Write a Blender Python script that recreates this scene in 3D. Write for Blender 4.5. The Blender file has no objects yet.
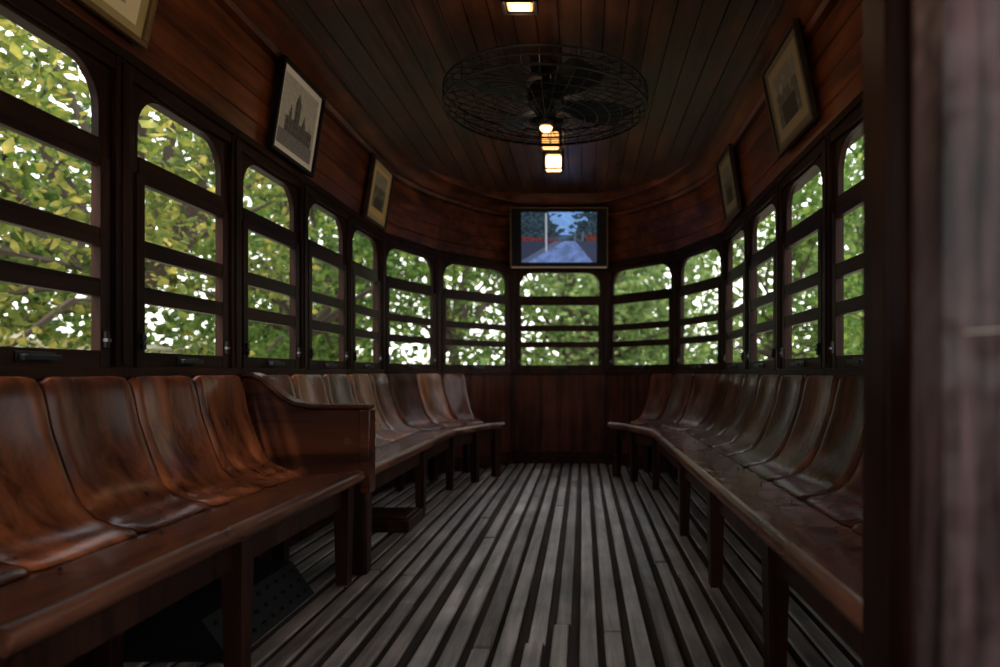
import bpy, math, random
from mathutils import Vector, Matrix, noise
random.seed(7)
scene = bpy.context.scene
D = bpy.data

# ------------------------------------------------------------ materials
def new_mat(name):
    m = D.materials.new(name); m.use_nodes = True
    nt = m.node_tree
    return m, nt, nt.nodes['Principled BSDF']

def wood(name, c1, c2, axis='Y', rough=0.35, freq=26, bump=0.12, spec=0.3, blotch=0.5, ior=1.45, wave=0.0, wscale=9):
    m, nt, b = new_mat(name)
    tc = nt.nodes.new('ShaderNodeTexCoord')
    mp = nt.nodes.new('ShaderNodeMapping')
    s = [freq, freq, freq]; s['XYZ'.index(axis)] = freq*0.07
    mp.inputs['Scale'].default_value = s
    n = nt.nodes.new('ShaderNodeTexNoise'); n.inputs['Scale'].default_value = 1
    n.inputs['Detail'].default_value = 7; n.inputs['Distortion'].default_value = 0.5
    n.inputs['Roughness'].default_value = 0.62
    r = nt.nodes.new('ShaderNodeValToRGB')
    r.color_ramp.elements[0].position = 0.36; r.color_ramp.elements[0].color = (*c1, 1)
    r.color_ramp.elements[1].position = 0.66; r.color_ramp.elements[1].color = (*c2, 1)
    n2 = nt.nodes.new('ShaderNodeTexNoise'); n2.inputs['Scale'].default_value = 3.5
    n2.inputs['Detail'].default_value = 4
    mr = nt.nodes.new('ShaderNodeMapRange')
    mr.inputs['From Min'].default_value = 0.3; mr.inputs['From Max'].default_value = 0.7
    mr.inputs['To Min'].default_value = 1-blotch; mr.inputs['To Max'].default_value = 1.15
    mx = nt.nodes.new('ShaderNodeMix'); mx.data_type = 'RGBA'; mx.blend_type = 'MULTIPLY'
    mx.inputs['Factor'].default_value = 1
    L = nt.links.new
    L(tc.outputs['Object'], mp.inputs['Vector']); L(mp.outputs[0], n.inputs['Vector'])
    L(n.outputs['Fac'], r.inputs['Fac']); L(tc.outputs['Object'], n2.inputs['Vector'])
    L(n2.outputs['Fac'], mr.inputs['Value'])
    L(r.outputs['Color'], mx.inputs[6]); L(mr.outputs[0], mx.inputs[7])
    L(mx.outputs[2], b.inputs['Base Color'])
    mr2 = nt.nodes.new('ShaderNodeMapRange')
    mr2.inputs['To Min'].default_value = rough*0.8; mr2.inputs['To Max'].default_value = rough*1.25
    L(n2.outputs['Fac'], mr2.inputs['Value']); L(mr2.outputs[0], b.inputs['Roughness'])
    bp = nt.nodes.new('ShaderNodeBump'); bp.inputs['Strength'].default_value = bump
    bp.inputs['Distance'].default_value = 0.004
    L(n.outputs['Fac'], bp.inputs['Height'])
    if wave:
        n3 = nt.nodes.new('ShaderNodeTexNoise'); n3.inputs['Scale'].default_value = wscale; n3.inputs['Detail'].default_value = 1
        L(tc.outputs['Object'], n3.inputs['Vector'])
        b2 = nt.nodes.new('ShaderNodeBump'); b2.inputs['Strength'].default_value = wave; b2.inputs['Distance'].default_value = .02
        L(n3.outputs['Fac'], b2.inputs['Height']); L(bp.outputs[0], b2.inputs['Normal']); L(b2.outputs[0], b.inputs['Normal'])
    else:
        L(bp.outputs[0], b.inputs['Normal'])
    b.inputs['Specular IOR Level'].default_value = spec
    b.inputs['IOR'].default_value = ior
    return m

def plain(name, c, rough=0.5, metal=0.0, emit=None, es=1.0, spec=.3):
    m, nt, b = new_mat(name)
    n = nt.nodes.new('ShaderNodeTexNoise'); n.inputs['Scale'].default_value = 18
    r = nt.nodes.new('ShaderNodeValToRGB')
    r.color_ramp.elements[0].color = (*[x*0.75 for x in c], 1)
    r.color_ramp.elements[1].color = (*[min(1, x*1.15) for x in c], 1)
    tc = nt.nodes.new('ShaderNodeTexCoord')
    nt.links.new(tc.outputs['Object'], n.inputs['Vector'])
    nt.links.new(n.outputs['Fac'], r.inputs['Fac']); nt.links.new(r.outputs['Color'], b.inputs['Base Color'])
    b.inputs['Roughness'].default_value = rough; b.inputs['Metallic'].default_value = metal
    b.inputs['Specular IOR Level'].default_value = spec
    if emit:
        b.inputs['Emission Color'].default_value = (*emit, 1); b.inputs['Emission Strength'].default_value = es
    return m

def colattr(name, emit=0.0, rough=0.6):
    m, nt, b = new_mat(name)
    a = nt.nodes.new('ShaderNodeVertexColor'); a.layer_name = 'Col'
    nt.links.new(a.outputs['Color'], b.inputs['Base Color'])
    b.inputs['Roughness'].default_value = rough
    b.inputs['Specular IOR Level'].default_value = .2
    if emit:
        nt.links.new(a.outputs['Color'], b.inputs['Emission Color'])
        b.inputs['Emission Strength'].default_value = emit
    return m

M_frameY = wood('window_wood', (.010,.004,.003), (.034,.013,.007), 'Y', .40, 24, spec=.15, ior=1.28)
M_frameZ = wood('post_wood', (.010,.004,.003), (.032,.012,.007), 'Z', .40, 24, spec=.15, ior=1.28)
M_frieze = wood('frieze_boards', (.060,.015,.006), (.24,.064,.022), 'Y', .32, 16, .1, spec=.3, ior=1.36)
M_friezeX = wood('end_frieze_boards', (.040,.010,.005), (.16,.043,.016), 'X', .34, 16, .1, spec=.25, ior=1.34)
M_ceil = wood('ceiling_boards', (.026,.010,.006), (.095,.036,.019), 'Y', .34, 18, .1, spec=.3, ior=1.36)
M_panel = wood('dado_panel', (.020,.006,.004), (.075,.020,.010), 'Z', .40, 18, spec=.15, ior=1.30)
M_seatA = wood('seat_ply_a', (.048,.014,.007), (.17,.052,.023), 'Y', .18, 11, .03, .42, .35, 1.42, .08)
M_seatB = wood('seat_ply_b', (.036,.011,.006), (.13,.040,.019), 'Y', .19, 11, .03, .42, .35, 1.42, .08)
M_seatC = wood('seat_ply_c', (.036,.012,.008), (.12,.040,.023), 'Y', .14, 11, .03, .5, .3, 1.45, .38, 8)
M_backA = wood('back_ply_a', (.060,.016,.007), (.22,.064,.024), 'Z', .22, 14, .03, .42, .3, 1.33, .0)
M_backB = wood('back_ply_b', (.036,.010,.006), (.13,.038,.016), 'Z', .22, 14, .03, .42, .3, 1.33, .0)
M_backC = wood('back_ply_c', (.030,.009,.006), (.105,.031,.016), 'Z', .22, 14, .03, .3, .3, 1.15, .0)
M_backD = wood('back_ply_d', (.020,.006,.004), (.075,.022,.011), 'Z', .22, 14, .03, .3, .3, 1.15, .0)
M_nose = wood('seat_nosing', (.048,.017,.010), (.18,.066,.036), 'Y', .28, 22, ior=1.36)
M_leg = wood('leg_wood', (.010,.004,.003), (.038,.014,.008), 'Z', .42, 22, spec=.22, ior=1.3)
M_arm = wood('armrest_wood', (.026,.008,.005), (.095,.028,.012), 'X', .26, 14, .06, spec=.35, ior=1.36, blotch=.3)
M_slat = wood('floor_slat', (.12,.098,.088), (.36,.305,.28), 'Y', .45, 24, .5, .4, .6)
M_slat2 = wood('floor_slat_dark', (.085,.067,.059), (.28,.228,.205), 'Y', .48, 24, .5, .35, .65)
M_slat3 = wood('floor_slat_pale', (.16,.135,.124), (.43,.375,.35), 'Y', .45, 24, .5, .4, .6)
M_sub = wood('subfloor', (.024,.017,.014), (.062,.046,.038), 'Y', .8, 20, ior=1.2)
M_door = wood('door_wood', (.012,.006,.006), (.16,.095,.098), 'Z', .28, 40, .6, spec=.32, blotch=.75, ior=1.36, wave=.4, wscale=20)
M_black = plain('black_metal', (.012,.012,.013), .4, .6)
M_steel = plain('worn_latch_steel', (.09,.085,.08), .4, .8)
M_tar = plain('tarred_iron', (.007,.006,.006), .6, 0, spec=.1)
M_rub = plain('black_frame', (.007,.006,.006), .5, spec=.12)
M_gold = plain('gilt_frame', (.17,.10,.035), .45, .2)
M_dgold = plain('dull_gilt_frame', (.045,.027,.012), .45, .2)
M_bright = plain('pale_trim', (.5,.42,.34), .4)
M_lamp = plain('lamp_glass', (1,.7,.4), .4, 0, (1,.55,.2), 8)
M_lamp2 = plain('lamp_glass_dim', (1,.7,.4), .4, 0, (1,.47,.14), 1.6)
M_lamp3 = plain('lamp_glass_faint', (1,.7,.4), .4, 0, (1,.45,.13), .7)
M_print = colattr('print_paper', .03)
M_screen = colattr('tv_screen', .66, .35)
M_bark = plain('bark', (.05,.036,.026), .9)
M_ground = plain('ground_dirt', (.42,.38,.30), .9)
M_wallout = plain('garden_wall_plaster', (.75,.68,.52), .9)

def leafmat(name, c1, c2, c3):
    m, nt, b = new_mat(name)
    tc = nt.nodes.new('ShaderNodeTexCoord')
    n = nt.nodes.new('ShaderNodeTexNoise'); n.inputs['Scale'].default_value = 3.0; n.inputs['Detail'].default_value = 8
    n.inputs['Roughness'].default_value=.65
    r = nt.nodes.new('ShaderNodeValToRGB')
    r.color_ramp.elements[0].position = .36; r.color_ramp.elements[0].color = (*c1, 1)
    r.color_ramp.elements[1].position = .66; r.color_ramp.elements[1].color = (*c3, 1)
    e = r.color_ramp.elements.new(.51); e.color = (*c2, 1)
    nt.links.new(tc.outputs['Object'], n.inputs['Vector']); nt.links.new(n.outputs['Fac'], r.inputs['Fac'])
    nt.links.new(r.outputs['Color'], b.inputs['Base Color']); b.inputs['Roughness'].default_value = .6
    b.inputs['Specular IOR Level'].default_value = .2
    t = nt.nodes.new('ShaderNodeBsdfTranslucent'); nt.links.new(r.outputs['Color'], t.inputs['Color'])
    mx = nt.nodes.new('ShaderNodeMixShader'); mx.inputs[0].default_value = .5
    out = nt.nodes['Material Output']
    nt.links.new(b.outputs[0], mx.inputs[1]); nt.links.new(t.outputs[0], mx.inputs[2])
    nt.links.new(mx.outputs[0], out.inputs['Surface'])
    return m
M_leafL = leafmat('leaves_yellowgreen', (.020,.038,.008), (.125,.155,.028), (.44,.36,.080))
M_leafG = leafmat('leaves_green', (.015,.040,.009), (.075,.135,.024), (.23,.30,.060))
M_leafP = leafmat('leaves_pale', (.035,.070,.022), (.13,.20,.060), (.31,.37,.13))

# ------------------------------------------------------------ mesh builder
class MB:
    def __init__(s): s.v=[]; s.f=[]; s.m=[]; s.mats=[]
    def mi(s, mat):
        if mat not in s.mats: s.mats.append(mat)
        return s.mats.index(mat)
    def add(s, vs, fs, mat):
        o=len(s.v); s.v += [tuple(v) for v in vs]; k=s.mi(mat)
        for f in fs: s.f.append([i+o for i in f]); s.m.append(k)
    def box(s, x0,x1,y0,y1,z0,z1, mat, T=None, taper=None):
        vs=[(x0,y0,z0),(x1,y0,z0),(x1,y1,z0),(x0,y1,z0),(x0,y0,z1),(x1,y0,z1),(x1,y1,z1),(x0,y1,z1)]
        if taper:
            cx,cy=(x0+x1)/2,(y0+y1)/2
            for i in range(4): vs[i]=(cx+(vs[i][0]-cx)*taper, cy+(vs[i][1]-cy)*taper, vs[i][2])
        if T: vs=[T(*v) for v in vs]
        s.add(vs,[(0,3,2,1),(4,5,6,7),(0,1,5,4),(1,2,6,5),(2,3,7,6),(3,0,4,7)],mat)
    def prism(s, A, B, mat):
        n=len(A)
        fs=[(i,(i+1)%n,n+(i+1)%n,n+i) for i in range(n)]
        fs += [tuple(range(n))[::-1], tuple(range(n,2*n))]
        s.add(list(A)+list(B), fs, mat)
    def strip(s, rows, mat):
        n=len(rows[0]); vs=[p for r in rows for p in r]; fs=[]
        for i in range(len(rows)-1):
            for j in range(n-1):
                fs.append((i*n+j,i*n+j+1,(i+1)*n+j+1,(i+1)*n+j))
        s.add(vs,fs,mat)
    def tube(s, pts, r, mat, n=6, closed=False, r2=None):
        pts=[Vector(p) for p in pts]; N=len(pts); vs=[]
        for i,p in enumerate(pts):
            a=pts[(i-1)%N] if (closed or i>0) else p
            b=pts[(i+1)%N] if (closed or i<N-1) else p
            t=(b-a).normalized()
            u=t.cross(Vector((0,0,1)))
            if u.length<.05: u=t.cross(Vector((1,0,0)))
            u.normalize(); w=t.cross(u)
            rr = r if r2 is None else r+(r2-r)*i/(N-1)
            for k in range(n):
                an=2*math.pi*k/n; vs.append(p+u*math.cos(an)*rr+w*math.sin(an)*rr)
        fs=[]
        for i in range(N if closed else N-1):
            for k in range(n):
                j=(i+1)%N
                fs.append((i*n+k,i*n+(k+1)%n,j*n+(k+1)%n,j*n+k))
        if not closed: fs += [tuple(range(n)), tuple(range((N-1)*n,N*n))[::-1]]
        s.add(vs,fs,mat)
    def lathe(s, cx,cy, prof, mat, n=24):
        vs=[];
        for r,z in prof:
            for k in range(n):
                a=2*math.pi*k/n; vs.append((cx+r*math.cos(a),cy+r*math.sin(a),z))
        fs=[(i*n+k,i*n+(k+1)%n,(i+1)*n+(k+1)%n,(i+1)*n+k) for i in range(len(prof)-1) for k in range(n)]
        s.add(vs,fs,mat)
    def obj(s, name, parent=None, bevel=0, smooth=True, recalc=True, seg=2):
        me=D.meshes.new(name); me.from_pydata(s.v,[],s.f)
        for m in s.mats: me.materials.append(m)
        me.polygons.foreach_set('material_index', s.m)
        if recalc:
            import bmesh
            bm=bmesh.new(); bm.from_mesh(me); bmesh.ops.recalc_face_normals(bm,faces=bm.faces); bm.to_mesh(me); bm.free()
        if smooth:
            me.polygons.foreach_set('use_smooth',[True]*len(me.polygons))
            try: me.set_sharp_from_angle(angle=math.radians(38))
            except Exception: pass
        me.update()
        o=D.objects.new(name,me); scene.collection.objects.link(o)
        if parent: o.parent=parent
        if bevel:
            b=o.modifiers.new('bevel','BEVEL'); b.width=bevel; b.segments=seg; b.limit_method='ANGLE'; b.angle_limit=math.radians(50)
        return o

def empty(name):
    o=D.objects.new(name,None); scene.collection.objects.link(o); o.empty_display_size=.1
    return o

# ------------------------------------------------------------ plan geometry
XL,XR,XC=-1.35,.95,-.2
YB=-1.7
ys=[4.466-.63*k for k in range(9)]   # 4.466 .. -.574
LEFT=[(XL,y) for y in reversed(ys)]
END=[(-1.126,5.15),(-.61,5.75),(.21,5.75),(.726,5.15)]
RIGHT=[(XR,y) for y in ys]
PATH=[Vector(p) for p in LEFT+END+RIGHT]
def nrm(t): return Vector((t.y,-t.x))
def frame(p,t):
    n=nrm(t)
    return lambda s,d,z: (p.x+t.x*s+n.x*d, p.y+t.y*s+n.y*d, z)

walls={'wall_left':MB(),'wall_end':MB(),'wall_right':MB()}
nL=len(LEFT)
windex=0
def fillet(w,T,s,z,ss,d0,d1,R,mat):
    pts=[(s,z)]
    for i in range(9):
        a=math.pi/2*i/8
        pts.append((s+ss*(R-R*math.cos(a)), z-R+R*math.sin(a)))
    A=[T(p[0],d0,p[1]) for p in pts]; B=[T(p[0],d1,p[1]) for p in pts]
    w.prism(A,B,mat)

for i in range(len(PATH)-1):
    a,b=PATH[i],PATH[i+1]; t=(b-a); Ls=t.length; t.normalize(); T=frame(a,t)
    side='wall_left' if i<nL-1 else ('wall_end' if i<nL+4 else 'wall_right')
    W=walls[side]
    gm = M_frameY if side!='wall_end' else M_frameZ
    W.box(0,Ls,-.05,0,-.03,.80,M_panel,T)
    W.box(.02,Ls-.02,-.0,.012,.02,.12,M_frameY,T)
    W.box(0,Ls,-.045,.010,1.668,1.735,gm,T)
    W.box(0,Ls,-.12,-.045,1.70,1.735,gm,T)
    W.box(0,Ls,.010,.020,1.708,1.74,gm,T)
    W.box(0,Ls,-.04,.020,.780,.814,gm,T)
    windex+=1
    w=MB(); P=.030
    st=.052 if side!='wall_end' else .036
    s0,s1=P,Ls-P
    o0,o1=s0+st,s1-st
    w.box(s0,o0,-.026,-.004,.812,1.668,M_frameZ,T); w.box(o1,s1,-.026,-.004,.812,1.668,M_frameZ,T)
    w.box(o0,o1,-.026,-.004,1.655,1.668,gm,T)
    w.box(o0,o1,-.028,.0,1.40,1.455,gm,T)
    R_=.115
    fillet(w,T,o0,1.655,1,-.026,-.004,R_,M_frameZ); fillet(w,T,o1,1.655,-1,-.026,-.004,R_,M_frameZ)
    w.box(o0-.025,o0+.012,-.014,.010,.812,1.40,M_frameZ,T); w.box(o1-.012,o1+.025,-.014,.010,.812,1.40,M_frameZ,T)
    for z0,z1 in ((1.374,1.40),(1.150,1.202),(1.010,1.060),(.812,.860)):
        w.box(o0+.01,o1-.01,-.014,.008,z0,z1,gm,T)
    c=Ls/2
    w.box(c-.06,c+.06,.008,.013,.822,.850,M_black,T)
    w.box(c-.05,c-.038,.012,.034,.828,.842,M_steel,T); w.box(c+.038,c+.05,.012,.034,.828,.842,M_steel,T)
    w.box(c-.052,c+.052,.028,.036,.828,.842,M_black,T)
    for q in (o0-.012,o1-.004):
        w.box(q,q+.016,.010,.020,.868,.915,M_black,T); w.box(q-.002,q+.014,.010,.026,.884,.894,M_steel,T)
    w.obj('window_%d'%windex,bevel=.003)
for i,p in enumerate(PATH):
    if i==0: t=(PATH[1]-p).normalized()
    elif i==len(PATH)-1: t=(p-PATH[i-1]).normalized()
    else: t=((PATH[i+1]-p).normalized()+(p-PATH[i-1]).normalized()).normalized()
    side='wall_left' if i<nL-1 else ('wall_end' if i<nL+5 else 'wall_right')
    T=frame(p,t); W=walls[side]
    W.box(-.036,.036,-.045,.014,.80,1.74,M_frameZ,T)
    W.box(-.016,.016,.014,.020,.82,1.70,M_frameZ,T)
    W.box(-.034,.034,-.05,.012,-.02,.80,M_frameZ,T)

# smooth frieze path
def cat(p0,p1,p2,p3,t):
    return .5*((2*p1)+(p2-p0)*t+(2*p0-5*p1+4*p2-p3)*t*t+(3*p1-p0-3*p2+p3)*t*t*t)
ctrl=[Vector((XL,3.8)),Vector((XL,4.466))]+[Vector(p) for p in END]+[Vector((XR,4.466)),Vector((XR,3.8))]
arc=[]
for i in range(1,len(ctrl)-2):
    for k in range(10): arc.append(cat(ctrl[i-1],ctrl[i],ctrl[i+1],ctrl[i+2],k/10))
arc.append(ctrl[-2])
def norms(pts):
    out=[]
    for i,p in enumerate(pts):
        a=(p-pts[i-1]).normalized() if i>0 else None
        b=(pts[i+1]-p).normalized() if i<len(pts)-1 else None
        if a is None: t=b;k=1
        elif b is None: t=a;k=1
        else: t=(a+b).normalized(); k=1/max(.5,t.dot(a))
        out.append(nrm(t)*k)
    return out
prof=[]
z=1.725
for k in range(4):
    d=.0+.012*k
    prof += [(d-.006,z),(d,z+.005),(d+.010,z+.093),(d+.003,z+.098)]
    z+=.098
prof += [(.05,2.117),(.072,2.122),(.085,2.14),(.075,2.158),(.09,2.165),(.115,2.19),(.16,2.207),(.20,2.212),(.225,2.205),(.235,2.22),(.235,2.42)]
full=[Vector((XL,YB))]+arc+[Vector((XR,YB))]
ns=norms(full)
rows=[[(p.x+n.x*d,p.y+n.y*d,z) for d,z in prof] for p,n in zip(full,ns)]
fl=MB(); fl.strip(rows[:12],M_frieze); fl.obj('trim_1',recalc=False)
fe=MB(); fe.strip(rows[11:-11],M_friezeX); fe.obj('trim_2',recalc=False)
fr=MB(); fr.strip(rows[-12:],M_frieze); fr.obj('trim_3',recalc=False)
for k,w in walls.items(): w.obj(k,bevel=.004)

# rear platform end wall (behind the camera)
W=MB()
W.box(XL,XR,YB-.06,YB,-.03,.95,M_panel); W.box(XL,XR,YB-.06,YB,1.65,2.42,M_frieze)
for x in (XL,XL+.55,XC-.35,XC+.28,XR-.6,XR-.08): W.box(x,x+.08,YB-.07,YB+.02,.95,1.65,M_frameZ)
W.box(XL,XR,YB-.07,YB+.03,.93,.97,M_frameY)
W.obj('wall_back',bevel=.004)

# ceiling with tongue-and-groove boards, shallow arch
c=MB(); prof_c=[]
nb=20; hw=.96
def cz(u): return 2.30-.10*(u/hw)**2
for k in range(nb):
    u0=-hw+2*hw*k/nb; u1=-hw+2*hw*(k+1)/nb
    prof_c += [(u0,cz(u0)+.006),(u0+.003,cz(u0)),(u1-.003,cz(u1)),(u1,cz(u1)+.006)]
c.strip([[(XC+u,y,z) for u,z in prof_c] for y in (YB,1.5,3.5,5.8)],M_ceil)
c.box(XC-1.2,XC+1.2,YB,5.9,2.335,2.40,M_ceil)
c.obj('ceiling',recalc=False)

# floor
def ymax(x):
    pts=[(XL,4.466)]+END+[(XR,4.466)]
    for (ax,ay),(bx,by) in zip(pts,pts[1:]):
        if ax<=x<=bx: return ay+(by-ay)*(x-ax)/(bx-ax)
    return 4.4
f=MB()
f.box(XL-.05,XR+.05,YB,4.47,-.05,-.0,M_sub)
f.prism([(XL-.05,4.47,-.05)]+[(x,y,-.05) for x,y in END]+[(XR+.05,4.47,-.05)],[(XL-.05,4.47,0)]+[(x,y,0) for x,y in END]+[(XR+.05,4.47,0)],M_sub)
f.obj('floor')
sl=MB()
x=XL+.03; k=0
while x<XR-.06:
    wd=.053+random.uniform(-.006,.004)
    ym=min(ymax(x),ymax(x+wd))-.02; y=-1.6
    while y<ym:
        y2=min(ym,y+random.uniform(1.6,4.2))
        if ym-y2<.3: y2=ym
        dx=random.uniform(-.005,.005); dx2=random.uniform(-.004,.004); h=.015+random.uniform(-.004,.003)
        m_=random.choice([M_slat,M_slat,M_slat2,M_slat2,M_slat3])
        vs=[(x+dx,y+.004,0),(x+wd+dx,y+.004,0),(x+wd+dx2,y2-.004,0),(x+dx2,y2-.004,0)]
        sl.prism(vs,[(a_,b_,h) for a_,b_,c_ in vs],m_)
        y=y2
    x+=.077
sl.obj('floor_slats',bevel=.007,seg=3)

# ------------------------------------------------------------ benches
def stations(pts,step=.335):
    ns=norms(pts); out=[]
    for i in range(len(pts)-1):
        a,b=pts[i],pts[i+1]; L=(b-a).length; n=max(1,round(L/step)); t=(b-a).normalized(); nn=nrm(t)
        for k in range(n):
            p=a.lerp(b,k/n); q=a.lerp(b,(k+1)/n)
            na=ns[i] if k==0 else nn; nb_=ns[i+1] if k==n-1 else nn
            out.append((p,na,q,nb_,t))
    return out
BACK=[(.038,.790),(.048,.787),(.056,.77),(.064,.72),(.076,.66),(.096,.60),(.114,.55),(.130,.51),(.150,.475),(.180,.447),(.225,.430),(.275,.420),(.285,.412)]
BACKR=[(.25,.412),(.18,.43),(.135,.46),(.115,.505),(.098,.555),(.080,.61),(.058,.67),(.042,.73)]
SEAT=[(.142,.405),(.17,.413),(.22,.410),(.30,.407),(.38,.411),(.44,.419),(.485,.421),(.485,.398),(.30,.386),(.142,.39)]
NOSE=[(.485,.385),(.485,.422),(.497,.423),(.508,.416),(.513,.402),(.508,.386),(.498,.378)]
APR=[(.435,.30),(.435,.392),(.465,.392),(.465,.30)]
BM=[M_backA,M_backB,M_backC,M_backD]; SM=[M_seatA,M_seatB,M_seatC,M_seatC]
def bench(pts,legs,tone):
    pts=[Vector(p) for p in pts]; w=MB()
    for idx,(p,na,q,nb_,t) in enumerate(stations(pts)):
        g=.002
        def sec(P0,n,prof,off): return [(P0.x+n.x*d+t.x*off,P0.y+n.y*d+t.y*off,z) for d,z in prof]
        r=tone[idx%len(tone)]
        mb=BM[r]; ms=SM[r]
        N=14; rows=[]
        prof=BACK+BACKR
        for k in range(N+1):
            u=k/N; P=p.lerp(q,u); n=na.lerp(nb_,u); e=abs(2*u-1)
            pr=[]
            for d,z in prof:
                hf=max(0,min(1,(z-.45)/.12))
                dd=d-.018*(1-e*e)*hf - .010*e**14
                zz=z-(.016*e**8 if z>.76 else 0)
                if z<.46: zz=z-.003*(1-e*e)
                pr.append((max(.022,dd),zz))
            off=.004 if k==0 else (-.004 if k==N else 0)
            rows.append(sec(P,n,pr,off)+[sec(P,n,pr[:1],off)[0]])
        w.strip(rows,mb)
        w.add(rows[0][:-1],[tuple(range(len(prof)))],mb); w.add(rows[-1][:-1],[tuple(range(len(prof)))[::-1]],mb)
        w.prism(sec(p,na,SEAT,g),sec(q,nb_,SEAT,-g),ms)
        w.prism(sec(p,na,NOSE,0),sec(q,nb_,NOSE,0),M_nose)
        w.prism(sec(p,na,APR,0),sec(q,nb_,APR,0),M_leg)
        for d in (.32,.42):
            P=Vector(sec(p,na,[(d,.4145)],.018)[0]); w.lathe(P.x,P.y,[(.004,P.z-.004),(.003,P.z+.001),(.0005,P.z+.0015)],M_black,8)
    for si,s in legs:
        a,b=pts[si],pts[si+1]; t=(b-a).normalized(); T=frame(a,t)
        w.box(s-.033,s+.033,.436,.492,.017,.39,M_leg,T,taper=.75)
        w.box(s-.03,s+.03,.10,.16,.017,.40,M_leg,T,taper=.8)
        w.box(s-.018,s+.018,.13,.45,.30,.385,M_leg,T)
    return w

bench([(XL,.98),(XL,2.56)],[(0,.08),(0,.73),(0,1.49)],[1,0,1,0,0]).obj('wooden_bench')
END_L=(-.97,5.331)
bench([(XL,2.64),(XL,4.466),END[0],END_L],[(0,.05),(0,1.0),(0,1.80),(1,.45),(2,.19)],[1,0,1,0,1,3,0,1]).obj('wooden_bench')
END_R=(2*XC-END_L[0],END_L[1])
bench([END_R,END[3],(XR,4.466),(XR,.98)],[(0,.05),(1,.25),(2,.02),(2,1.26),(2,2.02),(2,2.78),(2,3.40)],[2,3,2,3]).obj('wooden_bench')

ar=MB()
pr=[(.03,.40),(.03,.78),(.07,.78),(.105,.765),(.145,.730),(.185,.695),(.235,.668),(.30,.658),(.51,.656),(.51,.40)]
ar.prism([(XL+d,2.575,z) for d,z in pr],[(XL+d,2.625,z) for d,z in pr],M_arm)
cap=[(.03,.78),(.07,.78),(.105,.765),(.145,.730),(.185,.695),(.235,.668),(.30,.658),(.525,.656)]
cc=cap+[(d+.004,z+.018) for d,z in cap][::-1]
ar.prism([(XL+d,2.562,z) for d,z in cc],[(XL+d,2.638,z) for d,z in cc],M_arm)
ar.box(XL+.49,XL+.53,2.562,2.638,.33,.656,M_arm)
ar.box(XL+.45,XL+.52,2.565,2.635,.017,.40,M_leg,taper=.85)
ar.box(XL+.03,XL+.51,2.568,2.632,.33,.40,M_arm)
ar.obj('bench_armrest',bevel=.006)

wb=MB()
A=[(XL+.02,1.80,0.017),(XL+.40,1.80,0.017),(XL+.32,1.80,.13),(XL+.02,1.80,.15)]
B=[(x,2.36,z) for x,y,z in A]
wb.prism(A,B,M_tar)
for j in range(3):
    u=.2+.3*j
    for k in range(9):
        y=1.84+.06*k
        x=XL+.40-.08*u; zz=.017+.113*u
        wb.lathe(x+.003,y,[(.009,zz-.001),(.007,zz+.006),(0.001,zz+.009)],M_tar,8)
wb.obj('riveted_wheel_cover')
wb=MB()
wb.box(XL+.20,XL+.50,3.25,3.55,.017,.075,M_leg); wb.box(XL+.22,XL+.48,3.27,3.53,.075,.085,M_leg)
wb.obj('wooden_step_box',bevel=.008)

# ------------------------------------------------------------ bulkhead + door
bk=MB()
bk.box(.40,.445,.88,.96,0,2.3,M_frameZ); bk.box(.445,XR,.90,.94,0,2.3,M_frameZ); bk.box(.43,.47,.865,.9,0,2.3,M_frameZ)
bk.box(XL,-.98,.90,.94,0,2.3,M_frameZ); bk.box(-.98,-.93,.88,.96,0,2.3,M_frameZ)
bk.box(-.93,.40,.89,.95,2.10,2.3,M_frameY)
bk.obj('wall_bulkhead',bevel=.006)
dr=MB()
dr.box(.300,.50,.555,.605,.0,2.20,M_door)
dr.box(.50,.88,.575,.595,.0,.8,M_door); dr.box(.50,.88,.56,.605,.8,.86,M_door); dr.box(.50,.88,.56,.605,2.1,2.20,M_door)
dr.box(.82,.88,.56,.605,.0,2.20,M_door); dr.box(.50,.88,.56,.605,0,.12,M_door)
dr.tube([(.318,.5548,.833),(.34,.5548,.8345),(.36,.5548,.836),(.40,.5548,.834)],.0009,M_bright,5)
dr.obj('door_1',bevel=.014,seg=4)

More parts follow.
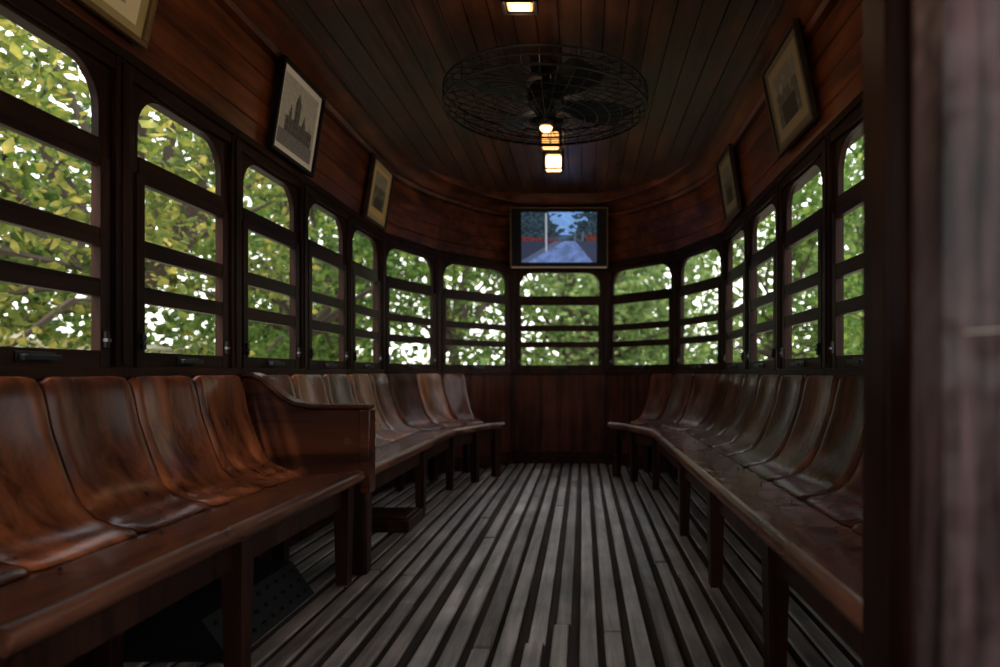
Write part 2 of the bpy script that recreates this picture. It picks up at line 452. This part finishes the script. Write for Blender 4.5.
# ------------------------------------------------------------ images
def image_mesh(name,O,U,V,nx,ny,func,mat,parent):
    vs=[];fs=[]
    for j in range(ny+1):
        for i in range(nx+1): vs.append(O+U*(i/nx)+V*(j/ny))
    for j in range(ny):
        for i in range(nx): fs.append((j*(nx+1)+i,j*(nx+1)+i+1,(j+1)*(nx+1)+i+1,(j+1)*(nx+1)+i))
    me=D.meshes.new(name); me.from_pydata(vs,[],fs); me.materials.append(mat)
    ca=me.color_attributes.new('Col','FLOAT_COLOR','CORNER')
    k=0
    for j in range(ny):
        for i in range(nx):
            c=func((i+.5)/nx,(j+.5)/ny)
            for q in range(4): ca.data[k].color=(*c,1); k+=1
    o=D.objects.new(name,me); scene.collection.objects.link(o); o.parent=parent
    return o
def nz(u,v,s=6,seed=0): return noise.noise(Vector((u*s+seed,v*s,seed*1.7)))
def street(u,v):
    n=nz(u,v,9,3); n2=nz(u,v,24,5); n3=nz(u,v,50,6)
    hz=.42
    if abs(u-.33)<.010 and v>.22 and v<.97: return (.40,.46,.55)
    if v<hz:
        e0=.56-(hz-v)*1.15; e1=.72+(hz-v)*.55
        if u<e0: return (.03,.04,.08) if u<e0-.12 else (.09,.12,.22)
        if u>e1: return (.04,.05,.10)
        m=1+.5*n+.5*n3
        return (.13*m,.21*m,.48*m)
    if v<.51-.10*u and u<.48: return (.24,.03,.03) if n3>.0 else (.05,.02,.03)
    if u>.86 and v<.56: return (.18,.04,.03) if n3>.0 else (.04,.02,.03)
    if u>.66 and v<.60 and int(u*40)%4==0: return (.10,.12,.18)
    wedge=abs(u-.58)-(v-.40)*.36
    if wedge+.20*n+.16*n2>0.0:
        g=.4+n2+1.2*n3
        return (.010+.03*max(0,g),.02+.06*max(0,g),.032+.08*max(0,g))
    if v<.55: return (.06,.10,.19)
    m=1+.3*n2
    return (.20*m,.42*m,.90*m)
def p_notice(u,v):
    if u<.06 or u>.94 or v<.08 or v>.92: return (.42,.30,.12)
    if .15<u<.85 and .15<v<.85 and int(v*34)%2==0 and nz(u,v*34//1,14,2)>-.2: return (.45,.36,.2)
    return (.80,.64,.36)
def p_building(u,v):
    n=nz(u,v,22,1); n2=nz(u,v,50,9)
    if u<.07 or u>.93 or v<.08 or v>.92: return (.85,.76,.62)
    sky=(.50+.1*n,.45+.1*n,.36+.08*n)
    if v<.26: k=.22+.08*n2; return (k,k*.92,k*.8)
    def tower(c,w,h):
        if v>h: return False
        ww=w if v<h-.14 else w*(h-v)/.14
        return abs(u-c)<ww
    if tower(.46,.07,.82) or tower(.30,.04,.62) or tower(.64,.04,.62) or tower(.80,.03,.52) or (v<.46 and .2<u<.88):
        k=.10+.10*max(0,n2+.3)
        if int(u*50)%3==0 and int(v*36)%3: k=.05
        return (k,k*.93,k*.82)
    return sky
def p_photo(u,v):
    n=nz(u,v,10,8)
    if u<.1 or u>.9 or v<.1 or v>.9: return (.42,.29,.12)
    if u<.2 or u>.8 or v<.22 or v>.84: return (.60,.40,.16)
    g=.10+.18*max(0,n)+(.12 if v>.6 else 0)
    if v<.4 and abs(u-.5)<.2: g=.05
    return (g*1.2,g,g*.7)
def p_portrait(u,v):
    n=nz(u,v,12,4)
    if u<.08 or u>.92 or v<.08 or v>.92: return (.12,.08,.045)
    if u<.2 or u>.8 or v<.2 or v>.82: return (.24,.17,.09)
    k=.08+.16*max(0,n)+.06*(v>.6)
    if v<.45 and abs(u-.5)<.2: k=.03
    return (k*1.1,k*.9,k*.62)
def picture(side,y0,y1,z0,z1,d0,d1,func,fm,bw=.018):
    e=empty('framed_picture')
    if side=='L': O=Vector((XL+d0,y0,z0)); U=Vector((0,1,0)); V=Vector((d1-d0,0,z1-z0))
    else: O=Vector((XR-d0,y1,z0)); U=Vector((0,-1,0)); V=Vector((-(d1-d0),0,z1-z0))
    Wd=y1-y0; H=V.length; V.normalize(); N=U.cross(V)
    T=lambda a,b,c: tuple(O+U*a+V*b+N*c)
    m=MB()
    for bx in ((0,Wd,0,bw),(0,Wd,H-bw,H),(0,bw,bw,H-bw),(Wd-bw,Wd,bw,H-bw)):
        m.box(bx[0],bx[1],bx[2],bx[3],-.012,.014,fm,T)
    m.box(bw,Wd-bw,bw,H-bw,-.010,-.002,M_rub,T)
    m.obj('frame',e,bevel=.003)
    image_mesh('print',O+U*bw+V*bw+N*.001,U*(Wd-2*bw),V*(H-2*bw),72,64,func,M_print,e)
    w=MB(); w.tube([T(Wd*.3,H-.005,-.012),T(Wd*.5,H+.05,-.05)],.0015,M_black,4); w.tube([T(Wd*.7,H-.005,-.012),T(Wd*.5,H+.05,-.05)],.0015,M_black,4)
    w.obj('hanging_wire',e)
picture('L',1.40,2.00,1.770,2.15,.03,.115,p_notice,M_gold)
picture('L',2.80,3.24,1.745,2.135,.03,.09,p_building,M_rub)
picture('L',4.02,4.43,1.735,2.12,.03,.09,p_photo,M_dgold)
picture('R',2.60,3.08,1.79,2.18,.04,.12,p_portrait,M_dgold)
picture('R',3.85,4.22,1.74,2.12,.04,.10,p_portrait,M_dgold)

# ------------------------------------------------------------ television
tv=empty('television')
O=Vector((-.60,5.60,1.69)); U=Vector((1,0,0)); V=Vector((0,-.10,.995)).normalized(); Nn=U.cross(V)
T=lambda a,b,c_: tuple(O+U*a+V*b+Nn*c_)
Wd,H=.80,.475; m=MB(); bw=.018
m.box(0,Wd,0,H,-.05,-.004,M_rub,T)
for bx in ((0,Wd,0,bw),(0,Wd,H-bw,H),(0,bw,bw,H-bw),(Wd-bw,Wd,bw,H-bw)): m.box(*bx,-.004,.006,M_rub,T)
for bx in ((-.008,Wd+.008,-.008,0),(-.008,Wd+.008,H,H+.008),(-.008,0,0,H),(Wd,Wd+.008,0,H)): m.box(*bx,-.05,.008,M_gold,T)
m.box(0,Wd,-.016,-.006,-.01,.012,M_bright,T)
m.box(Wd/2-.06,Wd/2+.06,H*.3,H*.7,-.16,-.05,M_black,T)
m.obj('casing',tv,bevel=.002)
image_mesh('screen',O+U*.085+V*.03+Nn*.001,U*(Wd-.17),V*(H-.06),120,80,street,M_screen,tv)

# ------------------------------------------------------------ fan
fe=empty('ceiling_fan'); FX,FY,FR=XC+.02,3.25,.49
m=MB()
def ring(r,z,rad=.003,n=48): m.tube([(FX+r*math.cos(2*math.pi*k/n),FY+r*math.sin(2*math.pi*k/n),z) for k in range(n)],rad,M_black,5,True)
def zl(r): return 2.025+.05*(r/FR)**2.5
def zu(r): return 2.205-.05*(r/FR)**2.5
for r in (.09,.14,.19,.25,.31,.37,.43): ring(r,zl(r),.0025); 
for r in (.12,.25,.38): ring(r,zu(r),.0025)
ring(FR,zl(FR),.006); ring(FR,zu(FR),.006); ring(FR+.004,2.115,.004)
for k in range(40):
    a=2*math.pi*k/40; ca,sa=math.cos(a),math.sin(a)
    m.tube([(FX+r*ca,FY+r*sa,zl(r)) for r in (.05,.2,.35,.45,FR)]+[(FX+(FR+.004)*ca,FY+(FR+.004)*sa,2.115)]+[(FX+r*ca,FY+r*sa,zu(r)) for r in (FR,.45,.3,.1)],.0022,M_black,4)
m.obj('wire_cage',fe)
m=MB()
m.lathe(FX,FY,[(.001,2.29),(.075,2.29),(.075,2.265),(.02,2.25),(.02,2.215),(.07,2.20),(.09,2.17),(.09,2.10),(.065,2.07),(.05,2.06),(.05,2.02),(.05,2.01),(.04,1.995),(.001,1.99)],M_black,28)
m.obj('motor',fe)
m=MB()
for k in range(4):
    a=math.pi/2*k+.5; u=Vector((math.cos(a),math.sin(a),0)); v=Vector((-math.sin(a),math.cos(a),0)); rows=[]
    for r,wd in ((.08,.03),(.14,.05),(.22,.08),(.34,.095),(.42,.085),(.445,.05)):
        rows.append([tuple(Vector((FX,FY,2.12))+u*r+v*s*wd+Vector((0,0,-.25*s*wd))) for s in (-1,-.3,.4,1)])
    m.strip(rows,M_black)
m.obj('blades',fe)
m=MB(); m.lathe(FX,FY,[(.030,1.992),(.028,1.982),(.016,1.972),(.001,1.97)],M_lamp,20); m.obj('lamp',fe)

# ceiling lamps
def ceil_lamp(x,y,zb,mat,power):
    e=empty('ceiling_lamp'); zc=cz(x-XC)+.01
    m=MB(); m.box(x-.07,x+.07,y-.05,y+.05,zc-.035,zc,M_rub); 
    m.box(x-.07,x-.055,y-.05,y+.05,zb,zc-.03,M_rub); m.box(x+.055,x+.07,y-.05,y+.05,zb,zc-.03,M_rub)
    m.box(x-.055,x+.055,y-.05,y-.042,zb,zb+.012,M_rub); m.box(x-.055,x+.055,y+.042,y+.05,zb,zb+.012,M_rub)
    m.obj('housing',e,bevel=.003)
    m=MB(); m.box(x-.05,x+.05,y-.04,y+.04,zb+.008,zc-.04,mat); m.obj('glass',e,bevel=.008)
    ld=D.lights.new('lamp_light','POINT'); ld.energy=power; ld.color=(1,.64,.40); ld.shadow_soft_size=.05
    lo=D.objects.new('lamp_light',ld); lo.location=(x,y,zb-.06); scene.collection.objects.link(lo); lo.parent=e
ceil_lamp(-.245,2.58,2.205,M_lamp3,2.0)
ceil_lamp(-.20,4.10,2.17,M_lamp2,.5)
ceil_lamp(-.20,4.55,2.17,M_lamp,.5)
ceil_lamp(-.245,.30,2.205,M_lamp2,6)

# ------------------------------------------------------------ outside
g=MB(); g.box(-40,40,-20,60,-.9,-.8,M_ground); g.obj('ground')
gw=MB(); gw.box(-13.2,-13,-5,40,-.8,1.5,M_wallout); gw.box(-13.3,-12.9,-5,40,1.5,1.6,M_wallout)
for k in range(12): gw.box(-13.35,-12.85,-5+k*4,-4.5+k*4,-.8,1.85,M_wallout)
gw.obj('garden_wall')

def leaves(w,cs,n,sz,mat,spread):
    vs=[];fs=[]
    for i in range(n):
        c=random.choice(cs)
        p=Vector(c)+Vector((random.gauss(0,spread),random.gauss(0,spread),random.gauss(0,spread*.8)))
        if p.z<-.6: continue
        u=Vector((random.gauss(0,1),random.gauss(0,1),random.gauss(-.3,.6))).normalized()
        v=u.cross(Vector((random.gauss(0,1),random.gauss(0,1),random.gauss(0,1)))).normalized()
        n_=u.cross(v); s=sz*random.uniform(.6,1.25); wd=s*.26
        o=len(vs)
        vs += [p,p+u*s*.35+v*wd+n_*s*.06,p+u*s,p+u*s*.35-v*wd+n_*s*.06,p+u*s*.75+v*wd*.6,p+u*s*.75-v*wd*.6]
        fs += [(o,o+1,o+4,o+2),(o,o+2,o+5,o+3)]
    w.add(vs,fs,mat)
def tree(x,y,cz_,rx,rz,n,sz,mat,trunk=.14,clumps=60,spread=.35):
    w=MB(); base=Vector((x,y,-.8)); fork=Vector((x+random.uniform(-.2,.2),y+random.uniform(-.2,.2),max(.6,cz_-rz*.6)))
    w.tube([base,base.lerp(fork,.5)+Vector((random.uniform(-.1,.1),0,0)),fork],trunk,M_bark,10,r2=trunk*.7)
    cs=[]
    for k in range(clumps):
        a=random.uniform(0,6.28); r=math.sqrt(random.random()); h=random.uniform(-1,1)
        q=math.sqrt(max(.05,1-h*h*.8))
        cs.append(Vector((x+rx*r*q*math.cos(a),y+rx*r*q*math.sin(a),cz_+rz*h)))
    for c in cs[:22]:
        mid=fork.lerp(c,.5)+Vector((random.uniform(-.2,.2),random.uniform(-.2,.2),random.uniform(0,.3)))
        w.tube([fork,mid,c],trunk*.40,M_bark,5,r2=.016)
    leaves(w,cs,n,sz,mat,spread)
    w.obj('tree',smooth=False,recalc=False)
# left
tree(-4.6,4.0,3.0,2.0,2.1,4600,.11,M_leafL,.13,42,.27)
tree(-5.2,7.4,2.9,2.2,2.2,5600,.12,M_leafL,.20,50,.30)
tree(-4.9,11.4,2.8,2.2,2.3,6000,.13,M_leafG,.16,55,.33)
tree(-8.5,9.0,3.0,3.0,3.2,7000,.19,M_leafG,.25,60,.5)
tree(-9.5,4.5,3.0,3.0,3.2,6500,.19,M_leafL,.25,60,.5)
tree(-6.2,16.4,3.2,3.0,3.4,6800,.21,M_leafG,.22,60,.5)
tree(-16,16,3.6,4.6,4.4,6500,.40,M_leafG,.35,70,.9)
tree(-17,8.0,3.6,4.2,4.4,6500,.38,M_leafP,.35,70,.9)
tree(-11,24,3.6,4.6,4.4,6500,.42,M_leafG,.35,70,.9)
# ahead
tree(-2.6,12.8,2.6,1.9,2.1,5200,.15,M_leafG,.14,55,.36)
tree(.6,15.0,2.5,2.4,2.4,5600,.19,M_leafP,.16,55,.42)
tree(-.6,21.5,3.2,3.8,3.4,7000,.28,M_leafG,.25,60,.6)
tree(3.5,28,3.4,5.0,4.4,6500,.42,M_leafP,.35,70,.9)
# right
tree(3.6,12.0,2.5,1.9,2.3,5400,.16,M_leafG,.14,55,.36)
tree(3.7,7.4,1.8,1.2,1.6,3400,.13,M_leafG,.11,36,.28)
tree(6.9,15.0,2.8,2.8,2.8,6400,.23,M_leafP,.2,55,.5)
tree(10.5,20.5,3.0,4.2,3.6,5500,.38,M_leafG,.3,65,.8)
def hedge(x0,y0,x1,y1,h,wd,n,mat):
    w=MB(); cs=[]
    a=Vector((x0,y0,0)); b=Vector((x1,y1,0)); t=(b-a).normalized(); v=Vector((-t.y,t.x,0))
    for k in range(160):
        cs.append(a.lerp(b,random.random())+v*random.uniform(-wd,wd)+Vector((0,0,random.uniform(-.7,h))))
    for k in range(30):
        p=a.lerp(b,random.random()); w.tube([p+Vector((0,0,-.8)),p+Vector((random.uniform(-.2,.2),0,h*.7))],.03,M_bark,5,r2=.01)
    leaves(w,cs,n,.13,mat,.2); w.obj('hedge',smooth=False,recalc=False)
hedge(-2.4,8.9,1.8,8.9,.7,.3,7500,M_leafP)
hedge(5.6,3.5,6.2,10.5,.6,.3,7500,M_leafP)

# ------------------------------------------------------------ lights
wd=D.worlds.new('sky'); scene.world=wd; wd.use_nodes=True; nt=wd.node_tree
bg=nt.nodes['Background']; bg.inputs['Strength'].default_value=4.0
tc=nt.nodes.new('ShaderNodeTexCoord'); sx=nt.nodes.new('ShaderNodeSeparateXYZ'); rp=nt.nodes.new('ShaderNodeValToRGB')
rp.color_ramp.elements[0].position=0; rp.color_ramp.elements[0].color=(1,.98,.93,1)
rp.color_ramp.elements[1].position=.9; rp.color_ramp.elements[1].color=(.84,.91,1,1)
nt.links.new(tc.outputs['Generated'],sx.inputs[0]); nt.links.new(sx.outputs['Z'],rp.inputs[0]); nt.links.new(rp.outputs[0],bg.inputs['Color'])
sd=D.lights.new('sun','SUN'); sd.energy=5; sd.angle=.05; sd.color=(1,.92,.76)
so=D.objects.new('sun',sd); scene.collection.objects.link(so)
so.rotation_euler=Vector((.30,.40,-1)).to_track_quat('-Z','Y').to_euler()

# ------------------------------------------------------------ camera
cd=D.cameras.new('camera'); cam=D.objects.new('camera',cd); scene.collection.objects.link(cam)
cam.location=(0,0,.8); cam.rotation_euler=(math.pi/2,0,0)
cd.lens=24; cd.sensor_width=36; cd.shift_x=-.083; cd.shift_y=.0385; cd.clip_start=.05
cd.dof.use_dof=True; cd.dof.focus_distance=2.3; cd.dof.aperture_fstop=2.0
scene.camera=cam
scene.view_settings.view_transform='Standard'
